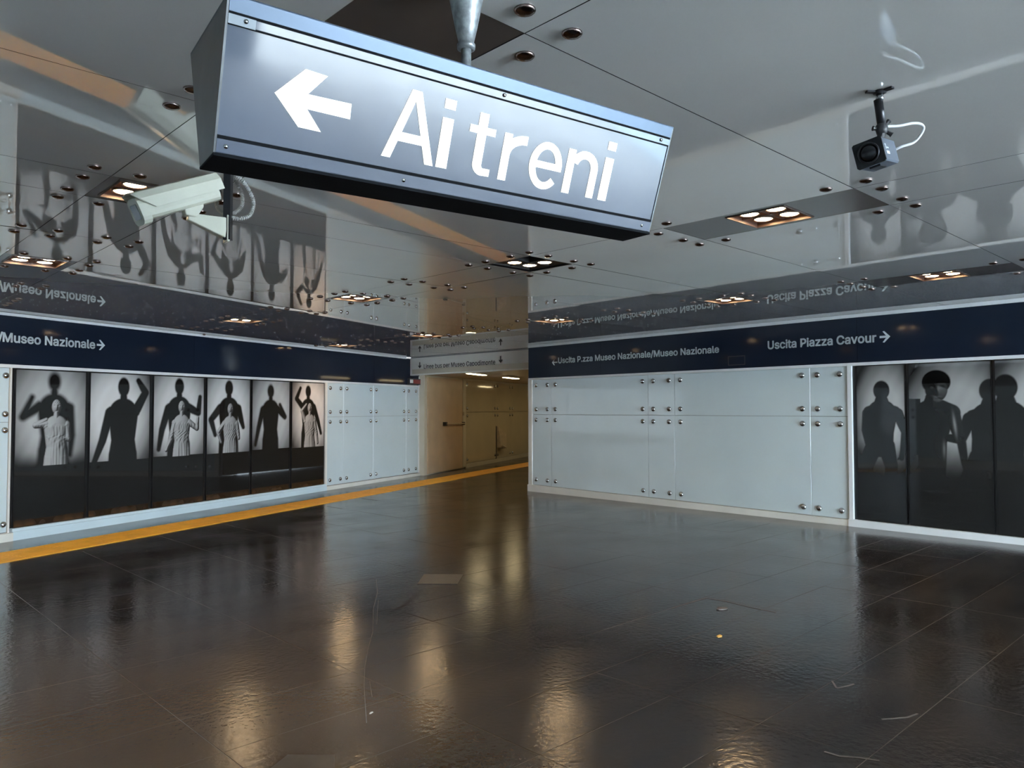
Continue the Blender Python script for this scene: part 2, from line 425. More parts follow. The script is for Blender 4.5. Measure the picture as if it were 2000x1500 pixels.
# tactile strip
ys_top = [(0, 1079), (260, 1032.5), (560, 986), (760, 951), (845, 937), (1030, 901)]
ys_bot = [(0, 1097), (260, 1051), (560, 997), (760, 962.5), (845, 948), (1030, 909.5)]
tp = np.array([px_floor(p).to_2d() for p in ys_top]); bt = np.array([px_floor(p).to_2d() for p in ys_bot])
pm = np.vstack([tp, bt]); k1 = np.polyfit(tp[:, 0], tp[:, 1], 1); k2 = np.polyfit(bt[:, 0], bt[:, 1], 1)
k = (k1[0]+k2[0])/2; ang = math.atan(k)
def mid_b(a): return (np.polyval(k1, a)+np.polyval(k2, a))/2
WID = float(np.mean([abs(np.polyval(k1, a)-np.polyval(k2, a)) for a in (4, 10, 15)]))*math.cos(ang)
print('strip', k1, k2, WID, math.degrees(ang))
ts = thing('tactile_strip', 'yellow ribbed tactile guiding strip on the dark floor along the left wall', 'tactile strip', tilt @ T((3, mid_b(3), 0)) @ Matrix.Rotation(ang, 4, 'Z'))
tb = MB(); TL = .6
tb.box(-TL/2+.002, TL/2-.002, -WID/2, WID/2, -.002, .004)
NR = 9
for r in range(NR):
    y = -WID/2 + WID*(r+.5)/NR
    h = WID/NR*.30
    tb.hexa([(-TL/2+.004, y-h, .004), (TL/2-.004, y-h, .004), (TL/2-.004, y+h, .004), (-TL/2+.004, y+h, .004),
             (-TL/2+.008, y-h*.6, .009), (TL/2-.008, y-h*.6, .009), (TL/2-.008, y+h*.6, .009), (-TL/2+.008, y+h*.6, .009)])
tme = tb.mesh('tactile_tile', 'yellow')
for i in range(-8, 36): link('tactile_tile', tme, ts, T((i*TL, 0, 0)))

# unseen paving added to bounce daylight onto the ceiling; reflects in the hanging sign
pv = structure('floor_outside', MB().prism([(-3.5, -15.9), (15, -15.9), (15, -1.61), (-3.5, -1.61)], lambda p, t: (p[0], p[1], t+fz(*p)), -.12, -.003), 'paving_dark', None, 'grey stone paving towards the open side of the hall')
part('pale_paving', MB().prism([(5.4, -15.9), (15, -15.9), (15, -5.4), (5.0, -5.4), (5.15, -7.5), (5.5, -10.8), (5.6, -13)], lambda p, t: (p[0], p[1], t+fz(*p)), -.002, .012), 'paving', pv)

# ------------------------------------------------------------------ ceiling
a_edges = [(-3.4, -2.19, 'w'), (-2.19, -1.59, 's'), (-1.59, 1.41, 'w'), (1.41, 2.01, 's'), (2.01, 5.01, 'w'), (5.01, 5.61, 's'), (5.61, 8.72, 'w'), (8.72, 9.32, 's'), (9.32, 12.98, 'w')]
b_edges = [(-9.05, -7.55, 'w'), (-7.55, -6.05, 'w'), (-6.05, -4.55, 'w'), (-4.55, -3.05, 'w'), (-3.05, -2.45, 's'), (-2.45, -.95, 'w'), (-.95, .55, 'w'), (.55, 2.05, 'w'), (2.05, 3.55, 'p'), (3.55, 5.05, 'w'), (5.05, 5.65, 's'), (5.65, 7.0, 'w'), (7.0, 8.22, 'w'), (8.22, 8.82, 's'),
           (8.82, 10.2, 'w'), (10.2, 11.62, 'w'), (11.62, 12.22, 's'), (12.22, 13.5, 'w'), (13.5, 14.75, 'w'), (14.75, 15.35, 's'), (15.35, 17.4, 'w')]
ceiling = structure('ceiling', box(-3.6, 13.1, -9.05, 18, ZC+.13, ZC+.2), 'void', None, 'grey glossy panelled ceiling with round fixing discs')
disc_me = MB().lathe([(.040, 0), (.040, -.006), (.034, -.012), (.020, -.017), (.001, -.019)], 16).mesh('fixing_disc', 'disc', True)
GAP = .006
open_node = (5.31, 5.35)
LIGHTS = []
def room_side(a, b):
    w = LW.m.inverted() @ Vector((a, b, 0)); return w.y < .25
for a0, a1, ka in a_edges:
    for b0, b1, kb in b_edges:
        if not any(room_side(a, b) for a in (a0, a1) for b in (b0, b1)): continue
        ca, cb, da, db = (a0+a1)/2, (b0+b1)/2, (a1-a0)/2-GAP/2, (b1-b0)/2-GAP/2
        node = ka == 's' and kb == 's'; plate = ka == 's' and kb == 'p'
        mt = T((ca, cb, ZC)) @ Matrix.Rotation(random.gauss(0, .0006), 4, 'X') @ Matrix.Rotation(random.gauss(0, .0006), 4, 'Y')
        if node or plate:
            hs = .235
            if not room_side(ca, cb): continue
            full = abs(ca-open_node[0]) < .1 and abs(cb-open_node[1]) < .1
            if abs(ca-1.71)+abs(cb-2.8) > .1 and ca > 0 and cb > 0: LIGHTS.append((ca, cb, .285 if full else hs))
            if full: continue
            mb = MB()
            if abs(ca-1.71)+abs(cb-2.8) < .1 or ca < 0 or cb < 0: mb.box(-da, da, -db, db, 0, .014)
            else:
                mb.box(-da, da, -db, -hs, 0, .014).box(-da, da, hs, db, 0, .014).box(-da, -hs, -hs, hs, 0, .014).box(hs, da, -hs, hs, 0, .014)
            part('lamp_plate', mb, 'plate', ceiling, T((ca, cb, ZC+.002)))
            continue
        mb = box(-da, da, -db, db, 0, .004)
        p = part('ceiling_panel', mb, 'ceiling', ceiling, mt)
        p.data.materials.append(M['void'])
        for q_ in p.data.polygons:
            if q_.normal.z > -.5: q_.material_index = 1
        if b1 < 0 or a1 < 0: continue            # overhead and behind the viewer
        ox = .125 if da > .35 else .12; oy = .125 if db > .35 else .12
        for sx in (-1, 1):
            for sy in (-1, 1):
                link('fixing_disc', disc_me, p, T((sx*(da-ox), sy*(db-oy), 0)))

names = {}
def lamp_label(a, b):
    t = [((1.71, 5.35), 'warm recessed downlight partly hidden behind the cream security camera'),
         ((1.71, 8.52), 'warm four-lamp recessed downlight above the Museo Nazionale lettering with right arrow'),
         ((1.71, 11.92), 'warm four-lamp recessed downlight against the navy band of the poster wall'),
         ((5.31, 2.8), 'warm four-lamp downlight in a long brown plate beside the blue-grey box camera'),
         ((9.02, 2.8), 'warm four-lamp downlight in a long brown plate above the athlete silhouette panels'),
         ((5.31, 5.35), 'warm three-lamp downlight in an open black square hole of the ceiling'),
         ((5.31, 8.52), 'warm four-lamp downlight between the open black ceiling hole and the poster wall'),
         ((5.31, 11.92), 'warm four-lamp downlight close to the navy band above the robed figure panels'),
         ((5.31, 15.05), 'warm four-lamp downlight over the robed figure panels'),
         ((9.02, 5.35), 'warm four-lamp downlight left of the Uscita Piazza Cavour reflection'),
         ((9.02, 8.52), 'warm four-lamp downlight above the start of the Uscita P.zza Museo Nazionale lettering'),
         ((9.02, 11.92), 'warm four-lamp downlight in front of the white Linee bus beam'),
         ((9.02, 15.05), 'warm four-lamp downlight at the far end of the left navy band')]
    return min(t, key=lambda q: (q[0][0]-a)**2+(q[0][1]-b)**2)[1]
lamp_me = MB().lathe([(.001, .004), (.060, 0), (.068, .006), (.068, .03)], 20).mesh('lamp', 'lamp', True)
ring_me = MB().lathe([(.069, -.002), (.078, -.002), (.080, .03), (.069, .03)], 20, ring=True).mesh('lamp_ring', 'reflector', True)
for a, b, hs in LIGHTS:
    t = thing('recessed_downlight', lamp_label(a, b), 'ceiling light', T((a, b, ZC)), 'recessed ceiling downlights')
    mb = MB(); w = .012; z0, z1 = (.016, .115)
    if hs < .25: z0 = -.004
    mb.box(-hs, hs, -hs, hs, z1, z1+.006)
    mb.box(-hs, -hs+w, -hs, hs, z0, z1).box(hs-w, hs, -hs, hs, z0, z1).box(-hs+w, hs-w, -hs, -hs+w, z0, z1).box(-hs+w, hs-w, hs-w, hs, z0, z1)
    part('housing', mb, 'void' if hs > .25 else 'reflector', t)
    part('divider', MB().box(-.008, .008, -hs+w, hs-w, .02, z1).box(-hs+w, hs-w, -.006, .006, .02, z1), 'reflector' if hs < .25 else 'void', t)
    zl = .022 if hs < .25 else .018
    for sx in (-1, 1):
        for sy in (-1, 1):
            if hs > .25 and (sx, sy) == (-1, -1): continue
            l = link('lamp', lamp_me, t, T((sx*.105, sy*.105, zl)))
            link('lamp_ring', ring_me, l, T((0, 0, 0)))

# ------------------------------------------------------------------ walls
def zz(z): return z + H            # heights measured from the camera's eye level
wall_disc = MB().lathe([(.046, 0), (.046, -.010), (.040, -.022), (.026, -.032), (.010, -.036), (.001, -.0365)], 16, 'y').mesh('fixing_disc', 'chrome', True)
def glass_column(wall, F, u0, u1, z0, zm, z1, material='glass', edge=.12, discs=True, name='glass_panel', g=.006):
    for (za, zb) in ((z0, zm), (zm, z1)):
        w, h = u1-u0-g, zb-za-g
        p = part(name, box(-w/2, w/2, 0, .018, -h/2, h/2), material, wall, T(((u0+u1)/2, random.uniform(0, .002), (za+zb)/2)) @ Matrix.Rotation(random.gauss(0, .0012), 4, 'Z'), bevel=.002)
        if discs:
            for sx in (-1, 1):
                for sz in (-1, 1):
                    link('fixing_disc', wall_disc, p, T((sx*(w/2-min(edge, w*.2)), 0, sz*(h/2-.115))))

# --- left wall
lu = LW.u
wl = structure('wall_left', box(-6, lu(833), .03, .2, -.25, ZC), 'backing', LW.m, 'long wall with navy sign band, six photo panels and pale riveted glass')
L_TOP, L_BAND, L_BASE = zz(1.385), zz(.64), zz(-1.745)
post_px = [(30.7, 167.7), (176.7, 292.7), (300.7, 398.3), (405, 488.3), (493.3, 565.7), (571, 633.3)]
uA, uB = lu(20.7), lu(634.5)
end_l = LW.uz((817, 800))[0]
band_cuts = [-6, -2.3, lu(60)-.9, lu(376.7), lu(625), lu(730), lu(793)+1.2]
band_cuts = sorted(band_cuts)
for i, (u0, u1) in enumerate(zip(band_cuts, band_cuts[1:])):
    part('band_panel', box(u0+.0015, u1-.0015, -.012, .03, L_BAND+.03, L_TOP), 'band', wl)
part('top_rail', box(-6, lu(792), -.03, .03, L_TOP, ZC-.003), 'white', wl)
part('band_rail', box(-6, end_l, -.022, .03, L_BAND-.018, L_BAND+.03), 'white', wl)
for u0, u1 in ((-6, -3.4), (-3.4, -.75), (-.75, -.1), (-.1, lu(16.7))):
    glass_column(wl, LW, u0, u1, zz(-1.79), zz(-.18), L_BAND-.018)
for x0, x1 in ((638, 671), (671, 729.2), (729.2, 793.3), (793.3, 816.5)):
    glass_column(wl, LW, lu(x0), lu(x1), zz(-1.79), zz(-.18), L_BAND-.018)
part('edge_trim', box(lu(16.7), lu(20.7), -.02, .03, zz(-1.8), L_BAND), 'cream', wl)
part('edge_trim', box(lu(634.5), lu(638), -.02, .03, zz(-1.8), L_BAND), 'cream', wl)
part('display_recess', box(uA, uB, .022, .03, zz(-1.76), L_BAND-.018), 'black', wl)
bl = structure('baseboard_left', box(lu(20.7)+.02, lu(634.5), -.07, .03, -.25, zz(-1.79)), 'plinth_blue', LW.m, 'pale blue plinth under the draped figure posters')
part('ledge', box(lu(20.7)+.02, lu(634.5), -.055, .03, zz(-1.788), zz(-1.745)), 'plinth_blue', bl)
part('plinth_block', box(-6, lu(20.7)+.018, -.085, .03, -.25, zz(-1.80)), 'cream', bl)
part('plinth_block', box(lu(634.5)+.002, end_l, -.07, .03, -.25, zz(-1.80)), 'cream', bl)
# jamb at the passage
part('jamb', box(end_l, lu(833), -.03, .2, -.25, zz(.93)), 'beam', wl)

# --- right wall
ru = RW.u
RL = 26
wr = structure('wall_right', box(ru(1033), RL, .03, .2, -.2, ZC), 'backing', RW.m, 'long wall with navy sign band, pale riveted glass and silhouette photo panels')
R_TOP, R_BAND = zz(1.375), zz(.675)
for u0, u1 in zip([ru(1033), ru(1175), ru(1677), ru(1677)+3.4], [ru(1175), ru(1677), ru(1677)+3.4, RL]):
    part('band_panel', box(u0+.0015, u1-.0015, -.012, .03, R_BAND+.015, R_TOP), 'band', wr)
part('top_rail', box(ru(1033), RL, -.03, .03, R_TOP, ZC-.003), 'white', wr)
part('band_rail', box(ru(1033), RL, -.02, .03, R_BAND-.03, R_BAND+.015), 'white', wr)
part('edge_trim', box(ru(1033), ru(1040), -.02, .2, 0, R_BAND-.03), 'cream', wr)
for x0, x1 in ((1040, 1076.7), (1076.7, 1266), (1266, 1317.7), (1317.7, 1582.7), (1582.7, 1656.7)):
    glass_column(wr, RW, ru(x0), ru(x1), zz(-1.685), zz(-.125), R_BAND-.03, edge=.13)
part('edge_trim', box(ru(1657), ru(1665), -.022, .03, zz(-1.69), R_BAND-.03), 'white', wr)
part('display_recess', box(ru(1665), ru(1944)+2.3, .022, .03, zz(-1.69), R_BAND-.03), 'black', wr)
for u0, u1 in ((ru(1944)+2.3, ru(1944)+3.0), (ru(1944)+3.0, RL)):
    glass_column(wr, RW, u0, u1, zz(-1.685), zz(-.125), R_BAND-.03, edge=.13)
br = structure('baseboard_right', box(ru(1033), ru(1657), -.05, .03, -.15, zz(-1.69)), 'cream', RW.m, 'cream baseboard along the pale glass wall')
part('plinth_block', box(ru(1657)+.003, RL, -.06, .03, -.15, zz(-1.675)), 'white', br)
u0, z0 = RW.uz((1423, 714)); u1, z1 = RW.uz((1456, 694))
mb = MB().box(u0, u1, -.016, -.012, z0, z0+.012).box(u0, u1, -.016, -.012, z1-.012, z1).box(u0, u0+.012, -.016, -.012, z0, z1).box(u1-.012, u1, -.016, -.012, z0, z1)
part('hatch_frame', mb, 'dark', wr)

# --- wall behind the camera (seen only as a reflection)
BWF = Frame(-3.4, -9.0, math.radians(90))
wb = structure('wall_rear', box(0, 20.9, .05, .2, -.2, ZC), 'backing', BWF.m, 'pale glass wall behind the viewer')
for i in range(8):
    w_, c_ = 2.58, i*2.61
    for za, zb9 in ((.18, zz(-.125)), (zz(-.125), R_BAND)):
        p = part('glass_panel', box(c_+.003, c_+w_, .02, .04, za+.003, zb9-.003), 'glass', wb)
        for du in (.13, w_-.13):
            for dz_ in (.12, zb9-za-.12): link('fixing_disc', wall_disc, p, T((c_+du, .02, za+dz_)))
part('band_panel', box(0, 20.9, .02, .04, R_BAND+.02, R_TOP), 'band', wb)
part('plinth_block', box(0, 20.9, -.03, .04, -.2, .175), 'cream', wb)
structure('wall_side', box(-3.6, 2.2, -9.25, -9.05, -.2, ZC), 'white', None, 'plain wall beside the open side of the hall')  # added out of view to cut the daylight on the right wall

# --- beam over the passage, and the passage
bm_end = 5.28
lint = structure('wall_beam', box(-.4, bm_end, 0, .12, zz(.935), ZC), 'beam', LN.m, 'white beam over the passage with black Linee bus lettering')
part('shadow_gap', box(-.0, bm_end, -.004, .004, ZC-.02, ZC-.003), 'backing', lint)
LC = 15.0
structure('wall_return', box(12.16, 13.4, 12.06, 12.26, -.15, ZC), 'beam', None, 'short return wall at the passage corner')
wc = structure('wall_passage', box(-.1, LC, .03, .2, -.2, zz(1.3)), 'corrpaint', CW.m, 'left wall of the passage in warm light')
cu_ = CW.u
uD0, uD1 = cu_(835), cu_(903)
ZP = zz(.935)
cuts = [cu_(909), cu_(969), cu_(998), cu_(1040), cu_(1040)+2.4, cu_(1040)+4.8]
for u0, u1 in zip(cuts, cuts[1:]):
    glass_column(wc, CW, u0, u1, zz(-1.72), zz(-.10), ZP-.02, 'corr', .12, True, g=.012)
part('door_post', box(uD1+.02, cuts[0], -.02, .03, 0, ZP), 'corrpaint', wc)
part('passage_baseboard', box(cuts[0], cuts[-1], -.03, .03, -.2, zz(-1.735)), 'corrpaint', wc)
part('dark_joint', box(cuts[1]-.02, cuts[1]+.02, -.012, .03, 0, zz(-.6)), 'dark', wc)
door = structure('door_1', box(uD0+.02, uD1-.01, -.012, .03, .03+fz(14, 18), ZP-.02), 'door', CW.m, 'beige metal fire door in the passage', bevel=.003)
ub, zb_ = CW.uz((866, 828)); ue, ze_ = CW.uz((902, 827))
pb = MB().tube([(ub, -.09, zb_), (ue, -.09, ze_)], .022, 10)
part('panic_bar', pb, 'hood', door)
part('bar_bracket', box(ub-.06, ub+.05, -.11, -.012, zb_-.055, zb_+.055), 'dark', door)
part('bar_bracket', box(ue-.03, ue+.03, -.10, -.012, ze_-.045, ze_+.045), 'dark', door)
uh, zh = CW.uz((903, 808)); part('hinge', box(uh-.02, uh+.06, -.05, -.012, zh-.06, zh+.06), 'hood', door)
# ceiling, far wall and right side of the passage
P0 = CW.pt(-.3, 0, 0); P1 = CW.pt(LC, 0, 0)
Q0 = Vector((12.3, 12.35, 0)); Q1 = Q0 + CW.x*LC
pcl = structure('ceiling_passage', MB().prism([(P0.x-.35, P0.y), (12.75, 12.3), (Q1.x, Q1.y), (P1.x, P1.y)], lambda p, t: (p[0], p[1], t), zz(.97), zz(1.1)), 'corrpaint', None, 'plain ceiling of the passage')
structure('wall_passage_far', MB().hexa([Q1, Q1+CW.x*.15, P1+CW.x*.15, P1, *(v+Vector((0, 0, zz(1.1))) for v in (Q1, Q1+CW.x*.15, P1+CW.x*.15, P1))]), 'corrpaint', None, 'end wall of the passage')
structure('wall_passage_right', MB().hexa([Q0, Q0-CW.y*.15, Q1-CW.y*.15, Q1, *(v+Vector((0, 0, zz(1.1))) for v in (Q0, Q0-CW.y*.15, Q1-CW.y*.15, Q1))]), 'corrpaint', None, 'right wall of the passage')
lp = px_z((931, 729.5), zz(.93))
for i in range(5):
    c = lp + CW.x*(i*2.6)
    t = thing('fluorescent_light', 'slim warm fluorescent light %s' % ('on the passage ceiling just behind the white beam', 'second behind the white beam', 'third behind the white beam', 'fourth behind the white beam', 'last before the end wall of the passage')[i], 'ceiling light', T((c.x, c.y, zz(.94))) @ Matrix.Rotation(math.radians(26.39), 4, 'Z'), 'passage lights')
    part('light_body', box(-.55, .55, -.09, .09, -.03, 0), 'white', t)
    part('light_diffuser', box(-.53, .53, -.07, .07, -.045, -.03), 'tube', t, bevel=.006)
# wall hood in the passage
u0, z0 = CW.uz((970, 832)); u1, z1 = CW.uz((992, 872))
c = CW.pt(u0, 0, z1)
th_ = thing('wall_hood', 'small tan hood-shaped box jutting from the passage wall', 'wall box', CW.m @ T((u0, 0, z1)))
dz = z0-z1; wdt = .62
part('hood_shell', MB().hexa([(0, 0, 0), (.02, -.16, .02), (wdt*.75, -.20, -.02), (wdt*.6, 0, -.05), (0, 0, dz), (.02, -.06, dz*.98), (wdt*.9, -.16, dz*.62), (wdt*.85, 0, dz*.75)]), 'hood', th_, bevel=.012)
part('hood_handle', MB().tube([(.05, -.19, .10), (.2, -.24, .03), (.36, -.22, .01)], .025, 8), 'corrpaint', th_)

# red and white box under the beam
u0, z1 = LW.uz((794.5, 739)); u1, z0 = LW.uz((816, 752))
rb = thing('alarm_box', 'small red and white box under the white beam end', 'wall box', LW.m @ T(((u0+u1)/2, -.016, z0)))
w, h = u1-u0, z1-z0
part('box_body', box(-w/2, w/2, -.08, 0, 0, h), 'rubber_dark', rb, bevel=.008)
part('red_panel', box(-w*.18, w*.46, -.09, -.08, .03, h-.03), 'red', rb)
part('white_cap', box(-w*.48, -w*.22, -.095, -.08, .04, h-.03), 'white', rb, bevel=.01)

# ------------------------------------------------------------------ lettering on bands and beam
def wall_text(wall, F, body, pl, pr, cap, name='lettering', material='letter', bold=.024, y=-.0125):
    """pl, pr: baseline at the left and right end (pixels of the photograph)"""
    (ua, za), (ub_, zb2) = F.uz(pl), F.uz(pr)
    me = text_mesh(body, ub_-ua, cap, name, bold); me.materials.append(M[material])
    o = link(name, me, wall, T((ua, y, (za+zb2)/2)))
    o['label'] = ('pale' if material == 'letter' else 'black') + ' lettering ' + body
    return ua, ub_, (za+zb2)/2
wall_text(wr, RW, 'Uscita P.zza Museo Nazionale/Museo Nazionale', (1091.5, 708.5), (1405, 689.5), .115)
ua, za = RW.uz((1079, 704)); ub2, _ = RW.uz((1089.5, 704))
part('arrow', arrow_mb(ub2-ua, .13, .028, .065, 'left'), 'letter', wr, T((ua, -.0125, zz(.955+.055))))
_, u9, zb3 = wall_text(wr, RW, 'Uscita Piazza Cavour', (1501, 681.2), (1712, 668.5), .128)
ua, za = RW.uz((1719, 661)); ub2, _ = RW.uz((1739.5, 659))
part('arrow', arrow_mb(ub2-ua, .17, .032, .085, 'right'), 'letter', wr, T((ua, -.0125, zb3+.066)))
ul, zl2 = LW.uz((4.5, 668.5)); ur, zr2 = LW.uz((184, 681))
me = text_mesh('Museo Nazionale', ur-ul, .13, 'lettering', .024); me.materials.append(M['letter'])
zb4 = zz(1.0); link('lettering', me, wl, T((ul, -.0125, zb4)))['label'] = 'pale lettering Museo Nazionale'
me = text_mesh('/', .06, .13, 'lettering', .024); me.materials.append(M['letter'])
link('lettering', me, wl, T((ul-.068, -.0125, zb4)))
ua, _ = LW.uz((188, 672)); ub2, _ = LW.uz((204, 674))
part('arrow', arrow_mb(ub2-ua, .17, .032, .085, 'right'), 'letter', wl, T((ua, -.0125, zb4+.066)))
wall_text(lint, LN, 'Linee bus per Museo Capodimonte', (828, 720.7), (967.5, 711), .118, material='ink', bold=.008, y=-.002)
for x in (820, 978):
    ua, z_ = LN.uz((x, 720 if x < 900 else 705))
    part('arrow', arrow_mb(.17, .12, .034, .06, 'down'), 'ink', lint, T((ua, -.002, zz(1.12) if x < 900 else zz(1.13))))

# ------------------------------------------------------------------ photo panels (flat prints, generic figures)
def seg(X, Y, p, q, r1, r2):
    px, py = X-p[0], Y-p[1]; dx, dy = q[0]-p[0], q[1]-p[1]
    t = np.clip((px*dx+py*dy)/(dx*dx+dy*dy+1e-9), 0, 1)
    return np.hypot(px-t*dx, py-t*dy) - (r1+(r2-r1)*t)
def ell(X, Y, c, rx, ry): return (np.hypot((X-c[0])/rx, (Y-c[1])/ry)-1)*min(rx, ry)
def limb(X, Y, pts, r):
    return np.minimum.reduce([seg(X, Y, p, q, a, b) for p, q, a, b in zip(pts, pts[1:], r, r[1:])])
def smooth(d, s): return np.clip(.5-d/(2*s), 0, 1)**2*(3-2*np.clip(.5-d/(2*s), 0, 1))
def gown(X, Y, cx, hy, s, arms, bottom):
    """a standing robed figure seen from the front"""
    d = [ell(X, Y, (cx, hy), .078*s, .115*s), seg(X, Y, (cx, hy+.08*s), (cx, hy+.20*s), .043*s, .055*s)]
    d.append(limb(X, Y, [(cx-.16*s, hy+.29*s), (cx+.16*s, hy+.29*s)], [.065*s, .065*s]))
    d.append(limb(X, Y, [(cx, hy+.33*s), (cx, hy+.62*s), (cx, hy+.80*s), (cx, bottom)], [.20*s, .16*s, .19*s, .22*s]))
    for pts in arms:
        d.append(limb(X, Y, [(cx+x*s, hy+y*s) for x, y in pts], [.062*s, .05*s, .034*s, .03*s][:len(pts)]))
    return np.minimum.reduce(d)
def athlete(X, Y, cx, hy, s, side):
    """a dark standing figure, legs apart, one arm hanging clear of the body"""
    d = [ell(X, Y, (cx, hy), .125*s, .15*s), seg(X, Y, (cx, hy+.1*s), (cx, hy+.2*s), .085*s, .12*s)]
    d.append(limb(X, Y, [(cx-.20*s, hy+.33*s), (cx, hy+.27*s), (cx+.20*s, hy+.33*s)], [.085*s, .10*s, .085*s]))
    d.append(limb(X, Y, [(cx, hy+.38*s), (cx-.02*s, hy+.64*s), (cx-.03*s, hy+.84*s)], [.235*s, .20*s, .20*s]))
    d.append(limb(X, Y, [(cx-.12*s, hy+.86*s), (cx-.25*s, hy+1.15*s), (cx-.32*s, hy+1.75*s)], [.135*s, .12*s, .08*s]))
    d.append(limb(X, Y, [(cx+.06*s, hy+.86*s), (cx+.13*s, hy+1.16*s), (cx+.12*s, hy+1.75*s)], [.135*s, .10*s, .075*s]))
    d.append(limb(X, Y, [(cx+side*.24*s, hy+.36*s), (cx+side*.345*s, hy+.64*s), (cx+side*.31*s, hy+.92*s), (cx+side*.285*s, hy+1.04*s)], [.085*s, .06*s, .045*s, .04*s]))
    d.append(limb(X, Y, [(cx+side*.285*s, hy+1.0*s), (cx+side*.235*s, hy+1.06*s)], [.018*s, .013*s]))
    d.append(limb(X, Y, [(cx-side*.22*s, hy+.36*s), (cx-side*.25*s, hy+.62*s), (cx-side*.2*s, hy+.86*s)], [.085*s, .07*s, .06*s]))
    return np.minimum.reduce(d)
def fold_shade(X, Y, cx, s, seed):
    r = np.random.default_rng(seed); v = np.zeros_like(X); low = np.clip((Y-1.0)/.25, 0, 1)
    for k in range(9):
        fr, ph, sl = r.uniform(25, 150)/s, r.uniform(0, 6.3), r.uniform(-.9, .9)*(1-low)+r.uniform(-.06, .06)*low
        v += np.sin((X-cx)*fr + sl*Y*30*(1-low) + ph + 2.2*(1-low)*np.sin(Y*r.uniform(6, 22)+ph)+.5*np.sin(Y*5+ph))*r.uniform(.5, 1)
    return np.clip(.5+v/6.5, 0, 1)
def print_mesh(w, h, fn, name='photo_print', step=.0085):
    nx, nz = int(w/step), int(h/step)
    x = np.linspace(0, w, nx+1); y = np.linspace(0, h, nz+1)
    X, Y = np.meshgrid(x, y); c = fn(X, Y)
    if c.ndim == 2: c = np.stack([c, c, c*.985], -1)
    co = np.zeros((X.size, 3)); co[:, 0] = X.ravel()-w/2; co[:, 2] = h-Y.ravel()
    idx = np.arange(X.size).reshape(X.shape)
    q = np.stack([idx[1:, :-1], idx[1:, 1:], idx[:-1, 1:], idx[:-1, :-1]], -1).reshape(-1, 4)
    me = bpy.data.meshes.new(name); me.vertices.add(len(co)); me.vertices.foreach_set('co', co.ravel())
    me.loops.add(q.size); me.loops.foreach_set('vertex_index', q.ravel().astype(np.int32))
    me.polygons.add(len(q)); me.polygons.foreach_set('loop_start', np.arange(0, q.size, 4, dtype=np.int32))
    me.update(calc_edges=True)
    col = me.color_attributes.new('ink', 'FLOAT_COLOR', 'POINT')
    col.data.foreach_set('color', np.concatenate([np.clip(c, .002, .95).reshape(-1, 3), np.ones((X.size, 1))], 1).ravel().astype(np.float32))
    me.materials.append(M['print'])
    return me
LH = 1.46
def backdrop(X, Y, w, cx, cy, rx, ry, hi, lo=.03):
    r = np.hypot((X-cx)/rx, (Y-cy)/ry)
    g = lo + (hi-lo)*np.clip(1.22-r*r*.85, 0, 1)**1.4
    return g + .01*np.sin(X*31+Y*17)
